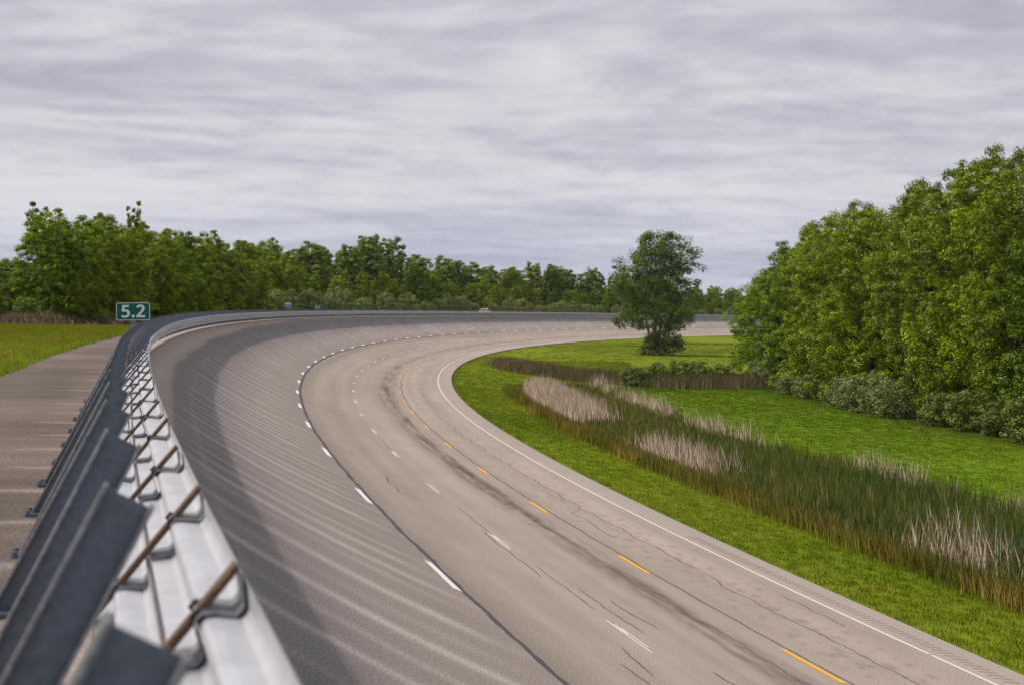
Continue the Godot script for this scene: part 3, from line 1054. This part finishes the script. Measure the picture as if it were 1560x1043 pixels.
func build_reeds() -> void:
	var tall := tuft(21, 9, 1.75, 0.45, 0.035, 0.20)
	var dry := tuft(22, 10, 1.85, 0.40, 0.028, 0.30)
	var low := tuft(23, 12, 0.75, 0.45, 0.022, 0.40)
	var green_at: Array[Transform3D] = []
	var green := PackedColorArray()
	var dry_at: Array[Transform3D] = []
	var straw := PackedColorArray()
	var low_at: Array[Transform3D] = []
	var gold := PackedColorArray()
	for k in 26000:
		var s := rng.randf_range(26.0, 157.0)
		var lat := rng.randf_range(23.3, 32.4)
		var edge := 0.7 * n_broad.get_noise_2d(s * 3.0, 500.0)
		if s > 140.0:
			edge += (s - 140.0) * 0.10
		if lat < 23.9 + edge or lat > 32.0 + 0.6 * n_broad.get_noise_2d(s * 3.0, 700.0):
			continue
		var dead := reed_dead(s, lat)
		if rng.randf() < dead * 0.85:
			sown(dry_at, straw, s, lat, rng.randf_range(0.7, 1.15), rng.randf_range(0.8, 1.2), vary(Color(0.70, 0.585, 0.49), rng.randf_range(0.65, 1.15)))
		else:
			var front := 1.0 - smoothstep(24.2, 26.0, lat)
			var patch := clampf(0.5 + 1.3 * n_broad.get_noise_2d(s * 2.2, lat * 5.0), 0.0, 1.0)
			var c := Color(0.055, 0.100, 0.024).lerp(Color(0.110, 0.130, 0.030), patch)
			if rng.randf() < 0.10 + 0.25 * front + 0.2 * smoothstep(80.0, 110.0, s):
				c = Color(0.27, 0.22, 0.085)
			sown(green_at, green, s, lat, rng.randf_range(0.6, 1.1) * (1.0 - 0.35 * front) * (0.72 + 0.35 * smoothstep(95.0, 60.0, s)), rng.randf_range(0.8, 1.3), vary(c, rng.randf_range(0.75, 1.25)))
	for k in 7000:
		var s := rng.randf_range(26.0, 150.0)
		var lat := 23.9 + 0.7 * n_broad.get_noise_2d(s * 3.0, 500.0) + rng.randfn() * 0.55
		var c := Color(0.125, 0.150, 0.020).lerp(Color(0.34, 0.25, 0.055), clampf(rng.randf() * 0.62 + 0.7 * n_broad.get_noise_2d(s * 4.0, lat * 8.0), 0.0, 1.0))
		sown(low_at, gold, s, lat, rng.randf_range(0.5, 1.2), rng.randf_range(0.7, 1.1), vary(c, rng.randf_range(0.75, 1.2)))
	# the cross ditch: brown grass from the track side back to the woods
	var way := [Vector2(216.0, 22.6), Vector2(196.0, 27.0), Vector2(183.0, 31.0), Vector2(168.0, 36.0), Vector2(160.0, 40.0), Vector2(162.0, 46.0), Vector2(167.0, 50.0)]
	for k in 6500:
		var t := rng.randf() * (way.size() - 1.001)
		var q: Vector2 = way[int(t)].lerp(way[int(t) + 1], t - int(t))
		var s := q.x + rng.randfn() * 2.2
		var lat := q.y + rng.randfn() * 1.0
		var c := Color(0.135, 0.098, 0.060).lerp(Color(0.26, 0.20, 0.14), rng.randf()) if rng.randf() < 0.72 else Color(0.07, 0.10, 0.02)
		if t > 1.3 and rng.randf() < 0.25:
			c = Color(0.075, 0.10, 0.02)
		sown(low_at, gold, s, lat, rng.randf_range(1.0, 2.0), rng.randf_range(0.9, 1.5), vary(c, rng.randf_range(0.75, 1.2)))
	# weeds at the end of the lawn, outside
	for k in 6500:
		var s := rng.randf_range(108.0, 122.0)
		var lat := rng.randf_range(-34.0, -7.0)
		if lat > -8.5 + 4.0 * n_broad.get_noise_2d(s * 6.0, 60.0) or s < 110.0 + 3.0 * n_broad.get_noise_2d(lat * 6.0, 88.0):
			continue
		var c := Color(0.17, 0.125, 0.10).lerp(Color(0.30, 0.23, 0.18), rng.randf())
		if rng.randf() < 0.22:
			c = Color(0.085, 0.115, 0.025)
		sown(low_at, gold, s, lat, rng.randf_range(0.4, 0.95) * (1.0 + 1.2 * n_broad.get_noise_2d(lat * 7.0, s * 2.0)), rng.randf_range(0.9, 1.5), vary(c, rng.randf_range(0.75, 1.2)))
	scatter("green_reeds", "dark green reeds filling the long ditch inside the curve", "reeds", tall, M.blade, green_at, green)
	scatter("dry_reeds", "pale dry reeds standing in patches along the ditch", "reeds", dry, M.straw, dry_at, straw)
	scatter("dry_weeds", "brown and golden weeds along the ditch edges and lawn end", "weeds", low, M.straw, low_at, gold)

func build_trees() -> void:
	var ga := Color(0.036, 0.064, 0.003)
	var gb := Color(0.118, 0.152, 0.005)
	var big := []
	for k in 4:
		big.append(grow(100 + k, {"height": 17.0, "radius": 5.6, "base": 0.2, "belly": [0.32, 0.38, 0.28, 0.42][k], "clumps": 720, "leaves": 100, "leaf": 0.225, "a": ga, "b": gb, "bloom": [0.05, 0.10, 0.22, 0.05][k], "clump": 0.62}))
	var mid := []
	for k in 5:
		mid.append(grow(200 + k, {"height": 8.5, "radius": 3.1, "base": 0.1, "belly": [0.30, 0.42, 0.36, 0.5, 0.4][k], "clumps": 340, "leaves": 90, "leaf": 0.19, "a": ga, "b": gb, "bloom": 0.0, "clump": 0.74}))
	var poplar := []
	for k in 2:
		poplar.append(grow(300 + k, {"height": 13.0, "radius": 3.3, "base": 1.5, "belly": 0.45, "clumps": 300, "leaves": 56, "leaf": 0.36, "a": Color(0.066, 0.104, 0.024), "b": Color(0.118, 0.150, 0.032), "clump": 0.85}))
	var bush := []
	for k in 2:
		bush.append(grow(400 + k, {"height": 2.2, "radius": 1.7, "base": 0.05, "belly": 0.35, "clumps": 110, "leaves": 46, "leaf": 0.16, "a": Color(0.052, 0.080, 0.020), "b": Color(0.085, 0.105, 0.030), "stems": 3, "clump": 1.1}))
	var bloom := []
	for k in 2:
		bloom.append(grow(500 + k, {"height": 2.6, "radius": 1.9, "base": 0.05, "belly": 0.40, "clumps": 130, "leaves": 46, "leaf": 0.17, "a": Color(0.060, 0.080, 0.030), "b": Color(0.10, 0.115, 0.050), "bloom": 0.30, "stems": 3, "clump": 1.1}))

	# the lone tree on the infield, and the shrub round its foot
	var lone := grow(600, {"height": 20.4, "radius": 8.8, "base": 4.6, "belly": 0.46, "clumps": 470, "leaves": 74, "leaf": 0.38, "a": Color(0.036, 0.064, 0.013), "b": Color(0.066, 0.094, 0.018), "stems": 4, "clump": 0.72})
	var spot := Vector3(25.3, 0.0, -277.3)
	var q := latlon(spot)
	spot.y = ground_y(q.x, q.y)
	plant(lone, "cottonwood_tree", "tall lone tree with several bare stems standing on the open infield", "tree", spot, 20.4, 9.6, 0.6, "leaf", "", "trunk", "grey_bark")
	var skirt := grow(610, {"height": 3.4, "radius": 3.7, "base": 0.05, "belly": 0.35, "clumps": 170, "leaves": 60, "leaf": 0.24, "a": Color(0.045, 0.062, 0.022), "b": Color(0.080, 0.095, 0.040), "bloom": 0.10, "stems": 4, "clump": 0.9})
	plant(skirt, "shrub", "wide grey-green shrub round the foot of the lone infield tree", "shrub", spot + Vector3(0.3, 0, 1.8), 4.0, 4.9, 2.0, "leaf", "", "stem")

	# the woods on the right: a front row leafy to the ground, taller trees behind
	var front := [[196.0, 55.0, 12.0, 0, "leaf_fresh"], [187.0, 56.5, 14.0, 3, "leaf_fresh"], [177.0, 55.0, 14.5, 1, "leaf_dark"], [167.0, 55.5, 16.0, 0, "leaf_fresh"], [157.0, 54.5, 16.5, 2, "leaf_yellow"], [148.0, 55.5, 17.0, 1, "leaf"], [139.0, 54.5, 16.0, 3, "leaf_yellow"], [130.5, 55.5, 17.5, 0, "leaf"], [122.0, 54.5, 16.5, 2, "leaf"], [114.0, 55.5, 17.5, 1, "leaf_yellow"], [106.0, 55.0, 16.8, 3, "leaf"], [98.5, 55.5, 17.4, 0, "leaf_dark"], [91.0, 55.5, 17.0, 2, "leaf"], [84.0, 56.0, 17.5, 1, "leaf"]]
	for k in front.size():
		var f: Array = front[k]
		plant(big[f[3]], "woodland_tree", "broad leafy tree, %s from the left along the front edge of the woods" % nth(k + 1), "tree", pt(f[0], f[1], ground_y(f[0], f[1]) - 0.05), f[2], 5.4 + 0.5 * sin(k * 2.3), k * 1.7, f[4], "trees at the front of the woods")
	var back := [[182.0, 65.0, 17.5, 1, "leaf_fresh"], [170.0, 66.0, 18.5, 2, "leaf"], [158.0, 65.0, 20.0, 0, "leaf_dark"], [146.0, 66.0, 21.0, 3, "leaf_dark"], [135.0, 65.0, 21.0, 1, "leaf"], [124.0, 66.0, 21.0, 0, "leaf_dark"], [113.0, 66.0, 20.5, 2, "leaf"], [102.0, 66.0, 20.5, 3, "leaf_dark"], [92.0, 67.0, 20.8, 1, "leaf_dark"]]
	for k in back.size():
		var f: Array = back[k]
		plant(big[f[3]], "tall_woodland_tree", "tall tree rising behind the front row of the woods, %s from the left" % nth(k + 1), "tree", pt(f[0], f[1], ground_y(f[0], f[1]) - 0.05), f[2], 5.6, k * 2.1 + 0.5, f[4], "tall trees behind the front of the woods")
	var pale := [[165.0, 49.6, 1.9], [149.0, 49.3, 1.7], [142.0, 49.5, 2.0], [130.0, 49.6, 2.3], [125.0, 49.0, 2.5], [119.5, 49.2, 2.9], [115.0, 49.0, 2.6]]
	for k in pale.size():
		var f: Array = pale[k]
		plant(bloom[k % 2], "flowering_shrub", "white-flowering shrub, %s from the left at the foot of the woods" % nth(k + 1), "shrub", pt(f[0], f[1], ground_y(f[0], f[1]) - 0.03), f[2], f[2] * 0.8, k * 1.3, "leaf_grey", "white-flowering shrubs at the foot of the woods", "stem")
	var low := [[107.0, 50.0, 2.2], [102.0, 50.2, 2.6], [97.0, 50.4, 2.2], [91.5, 50.2, 2.8], [172.0, 51.0, 2.6]]
	for k in low.size():
		var f: Array = low[k]
		plant(bush[k % 2], "green_shrub", "low green shrub at the foot of the woods, %s of five from the right" % nth(k + 1), "shrub", pt(f[0], f[1], ground_y(f[0], f[1]) - 0.03), f[2], f[2] * 0.9, k * 1.9, "leaf", "green shrubs at the foot of the woods", "stem")
	var hedge := [[161.0, 36.2, 1.9], [163.0, 38.6, 2.3], [165.0, 41.0, 2.5], [167.5, 43.4, 2.4], [168.0, 45.8, 2.1]]
	for k in hedge.size():
		var f: Array = hedge[k]
		plant(bush[(k + 1) % 2], "ditch_shrub", "green shrub over the brown cross ditch, %s of five from the left" % nth(k + 1), "shrub", pt(f[0], f[1], ground_y(f[0], f[1]) - 0.03), f[2], 1.9, k * 2.4, "leaf", "shrubs over the cross ditch", "stem")

	# outside the curve: trees along the guardrail, from the lawn round to the far side
	var tops := [[100.0, 7.4], [160.0, 8.6], [182.0, 9.6], [200.0, 8.2], [260.0, 9.4], [300.0, 11.6], [345.0, 13.8], [372.0, 11.4], [420.0, 12.2], [480.0, 12.6], [540.0, 11.6], [600.0, 9.8], [760.0, 9.0]]
	var tall_at := func(s: float) -> float:
		for k in tops.size() - 1:
			if s < tops[k + 1][0]:
				return lerpf(tops[k][1], tops[k + 1][1], clampf((s - tops[k][0]) / (tops[k + 1][0] - tops[k][0]), 0.0, 1.0))
		return 9.0
	var coats := ["leaf", "leaf_fresh", "leaf", "leaf_yellow", "leaf_dark", "leaf"]
	var stand := []
	var s := 114.0
	while s < 250.0:                                    # near stretch: bushy trees, two deep
		stand.append([s, -10.5 + rng.randf_range(-1.2, 1.2), tall_at.call(s) * rng.randf_range(0.78, 1.0), 0])
		s += rng.randf_range(4.2, 5.6)
	s = 131.0
	while s < 250.0:
		stand.append([s, -17.5 + rng.randf_range(-1.5, 1.5), tall_at.call(s) * rng.randf_range(0.95, 1.16), 0])
		s += rng.randf_range(5.5, 7.5)
	for f in [[124.0, -22.0, 5.2], [121.0, -27.0, 4.6], [125.0, -33.0, 5.0], [128.0, -39.0, 5.4], [136.0, -30.0, 6.0], [140.0, -24.0, 7.4], [150.0, -36.0, 6.6], [160.0, -46.0, 7.0], [116.5, -17.0, 4.6], [116.0, -22.5, 3.6]]:
		stand.append([f[0], f[1], f[2], 0])
	var scrub := [[122.0, -18.5, 2.6, "leaf_grey"], [121.5, -21.5, 2.2, "leaf"], [122.5, -25.0, 3.0, "leaf_dark"], [121.0, -28.5, 2.4, "leaf_yellow"], [123.0, -32.0, 2.4, "leaf_grey"], [118.5, -14.5, 1.8, "leaf_fresh"]]
	for k in scrub.size():
		var f: Array = scrub[k]
		plant(bush[k % 2], "scrub_bush", "rounded bush behind the brown weeds, %s of six from the right" % nth([2, 3, 4, 5, 6, 1][k]), "shrub", pt(f[0], f[1], ground_y(f[0], f[1]) - 0.03), f[2], f[2] * 0.75, k * 1.1, f[3], "bushes behind the brown weeds", "stem")
	stand.sort_custom(func(a, b): return latlook(a) < latlook(b))
	for k in stand.size():
		var f: Array = stand[k]
		plant(mid[(k * 3 + int(f[0])) % 5], "roadside_tree", "bushy green tree, %s from the left in the near stand outside the guardrail" % nth(k + 1), "tree", pt(f[0], f[1], ground_y(f[0], f[1]) - 0.05), f[2], clampf(f[2] * 0.36, 1.9, 3.2), k * 2.17, coats[rng.randi() % 6], "trees in the near stand outside the guardrail")
	var slim := grow(700, {"height": 9.8, "radius": 2.0, "base": 2.0, "belly": 0.3, "clumps": 74, "leaves": 60, "leaf": 0.25, "a": ga, "b": gb, "clump": 0.95, "lean": -1.9})
	plant(slim, "slender_tree", "slender loose-crowned tree leaning left above the near stand", "tree", pt(141.0, -17.5, ground_y(141.0, -17.5)), 9.9, 2.0, 0.2, "leaf_dark", "")
	plant(slim, "bare_topped_tree", "thin sapling poking up above the near stand, right of the leaning tree", "tree", pt(132.0, -9.8, ground_y(132.0, -9.8)), 9.6, 1.3, 3.6, "leaf", "")

	var distant := []
	s = 252.0
	while s < 690.0:
		distant.append([s, -12.0 + rng.randf_range(-2.0, 2.0), tall_at.call(s) * rng.randf_range(0.52, 0.78), 0])
		s += rng.randf_range(8.0, 12.0)
	s = 252.0
	while s < 700.0:
		distant.append([s, -23.0 + rng.randf_range(-3.0, 3.0), tall_at.call(s) * rng.randf_range(0.98, 1.22), 1])
		s += rng.randf_range(6.0, 9.0)
	distant.sort_custom(func(a, b): return latlook(a) < latlook(b))
	var rank := [0, 0]
	for k in distant.size():
		var f: Array = distant[k]
		rank[f[3]] += 1
		var kind: Dictionary = mid[k % 5] if f[3] == 0 else (poplar[k % 2] if k % 3 else mid[(k + 2) % 5])
		var label := ("low far tree, %s from the left in the front row behind the far guardrail" if f[3] == 0 else "taller far tree, %s from the left on the skyline behind the far guardrail") % nth(rank[f[3]])
		plant(kind, "far_tree" if f[3] == 0 else "tall_far_tree", label, "tree", pt(f[0], f[1], ground_y(f[0], f[1]) - 0.05), f[2], clampf(f[2] * 0.36, 2.4, 4.8), k * 1.37, coats[rng.randi() % 6], "low trees behind the far guardrail" if f[3] == 0 else "tall trees behind the far guardrail")
	s = 205.0
	var n := 0
	while s < 660.0:
		n += 1
		var lat := -6.5 + rng.randf_range(-0.8, 0.8)
		plant(bloom[n % 2], "hedge_shrub", "pale-flowering shrub, %s from the left in the hedge behind the guardrail" % nth(n), "shrub", pt(s, lat, ground_y(s, lat) - 0.03), rng.randf_range(2.4, 4.4), rng.randf_range(1.8, 2.6), n * 1.9, ["leaf_grey", "leaf", "leaf", "leaf_yellow"][rng.randi() % 4], "shrubs in the hedge behind the guardrail", "stem")
		s += rng.randf_range(6.0, 13.0)
	# the wood beyond, which reads as one mass between the nearer crowns
	var mm := MultiMesh.new()
	mm.transform_format = MultiMesh.TRANSFORM_3D
	mm.mesh = poplar[0].crown
	var beyond: Array[Transform3D] = []
	s = 210.0
	while s < 900.0:
		for row in 3:
			var lat := -40.0 - row * 16.0 + rng.randf_range(-5.0, 5.0)
			var h: float = tall_at.call(minf(s, 740.0)) * rng.randf_range(0.75, 0.98) * (1.0 + 0.05 * row) / 13.0
			beyond.append(Transform3D(Basis(Vector3.UP, rng.randf() * TAU).scaled(Vector3(1.4, h, 1.4)), pt(s + rng.randf_range(-3.0, 3.0), lat, ground_y(s, lat) - 1.5 * h)))
		s += 8.0
	mm.instance_count = beyond.size()
	for i in beyond.size():
		mm.set_instance_transform(i, beyond[i])
	var wood := MultiMeshInstance3D.new()
	wood.name = numbered("distant_wood")
	wood.multimesh = mm
	wood.material_override = M.leaf_dark
	add_child(wood)
	wood.set_meta("kind", "stuff")
	tag(wood, "dark distant wood seen between the trees behind the far guardrail", "woodland")

func latlook(f: Array) -> float:          # bearing from the camera, left to right
	var p := pt(f[0], f[1], 0.0)
	return p.x / -p.z

# ----------------------------------------------------------------
func _ready() -> void:
	rng.seed = 20240521
	n_broad.seed = 5
	n_broad.frequency = 0.03
	n_broad.fractal_octaves = 4
	n_fine.seed = 9
	n_fine.frequency = 0.05
	n_fine.fractal_octaves = 3
	n_warp.seed = 14
	n_warp.frequency = 0.3
	n_warp.fractal_octaves = 3
	n_cloud.seed = 31
	n_cloud.frequency = 1.0
	n_cloud.fractal_octaves = 6
	n_cloud.fractal_gain = 0.62

	var cam := Camera3D.new()
	cam.name = "camera"
	cam.near = 0.05
	cam.far = 6000.0
	cam.position = Vector3(0, EYE, 0)
	cam.basis = Basis(Vector3.RIGHT, deg_to_rad(-1.2128)) * Basis(Vector3(0, 0, 1), deg_to_rad(1.1182))
	var attr := CameraAttributesPhysical.new()
	attr.frustum_focal_length = 55.69
	attr.frustum_near = 0.05
	attr.frustum_far = 6000.0
	attr.frustum_focus_distance = 60.0
	attr.exposure_aperture = 3.6
	cam.attributes = attr
	cam.fov = 24.32
	add_child(cam)
	cam.current = true

	var env := Environment.new()
	env.background_mode = Environment.BG_SKY
	var sky := Sky.new()
	var pano := PanoramaSkyMaterial.new()
	pano.panorama = ImageTexture.create_from_image(make_sky())
	pano.energy_multiplier = 0.60
	sky.sky_material = pano
	env.sky = sky
	env.tonemap_mode = Environment.TONE_MAPPER_LINEAR
	env.tonemap_exposure = 2.4
	env.fog_enabled = true
	env.fog_density = 0.00004
	env.fog_light_color = Color(0.80, 0.85, 0.93)
	env.sdfgi_enabled = true
	env.ssao_enabled = true
	env.ssil_enabled = true
	var we := WorldEnvironment.new()
	we.name = "environment"
	we.environment = env
	add_child(we)

	var sun := DirectionalLight3D.new()
	sun.name = "sun"
	sun.light_energy = 0.5
	sun.light_color = Color(1.0, 0.95, 0.88)
	sun.light_angular_distance = 14.0
	sun.shadow_enabled = true
	add_child(sun)
	sun.look_at_from_position(Vector3.ZERO, Vector3(0.80, -0.95, 0.10), Vector3.UP)

	make_materials()
	build_setting()
	build_guardrail()
	build_trees()
	build_reeds()
	build_grass()
	sign_board("green 5.2 distance sign close by on the guardrail", 39.2, -0.10, -0.245, 0.79, 0.425, M.sign_green, "5.2", 0.30, deg_to_rad(1.5))
	sign_board("small far green 5.3 distance sign above the guardrail", 199.0, -0.10, -0.25, 0.77, 0.42, M.sign_green, "5.3", 0.30, 0.0)
	sign_board("small far blue sign with white figures above the guardrail", 174.0, -0.30, -0.10, 0.74, 0.54, M.sign_blue, "6.5", 0.26, 0.0, true)
	build_car()
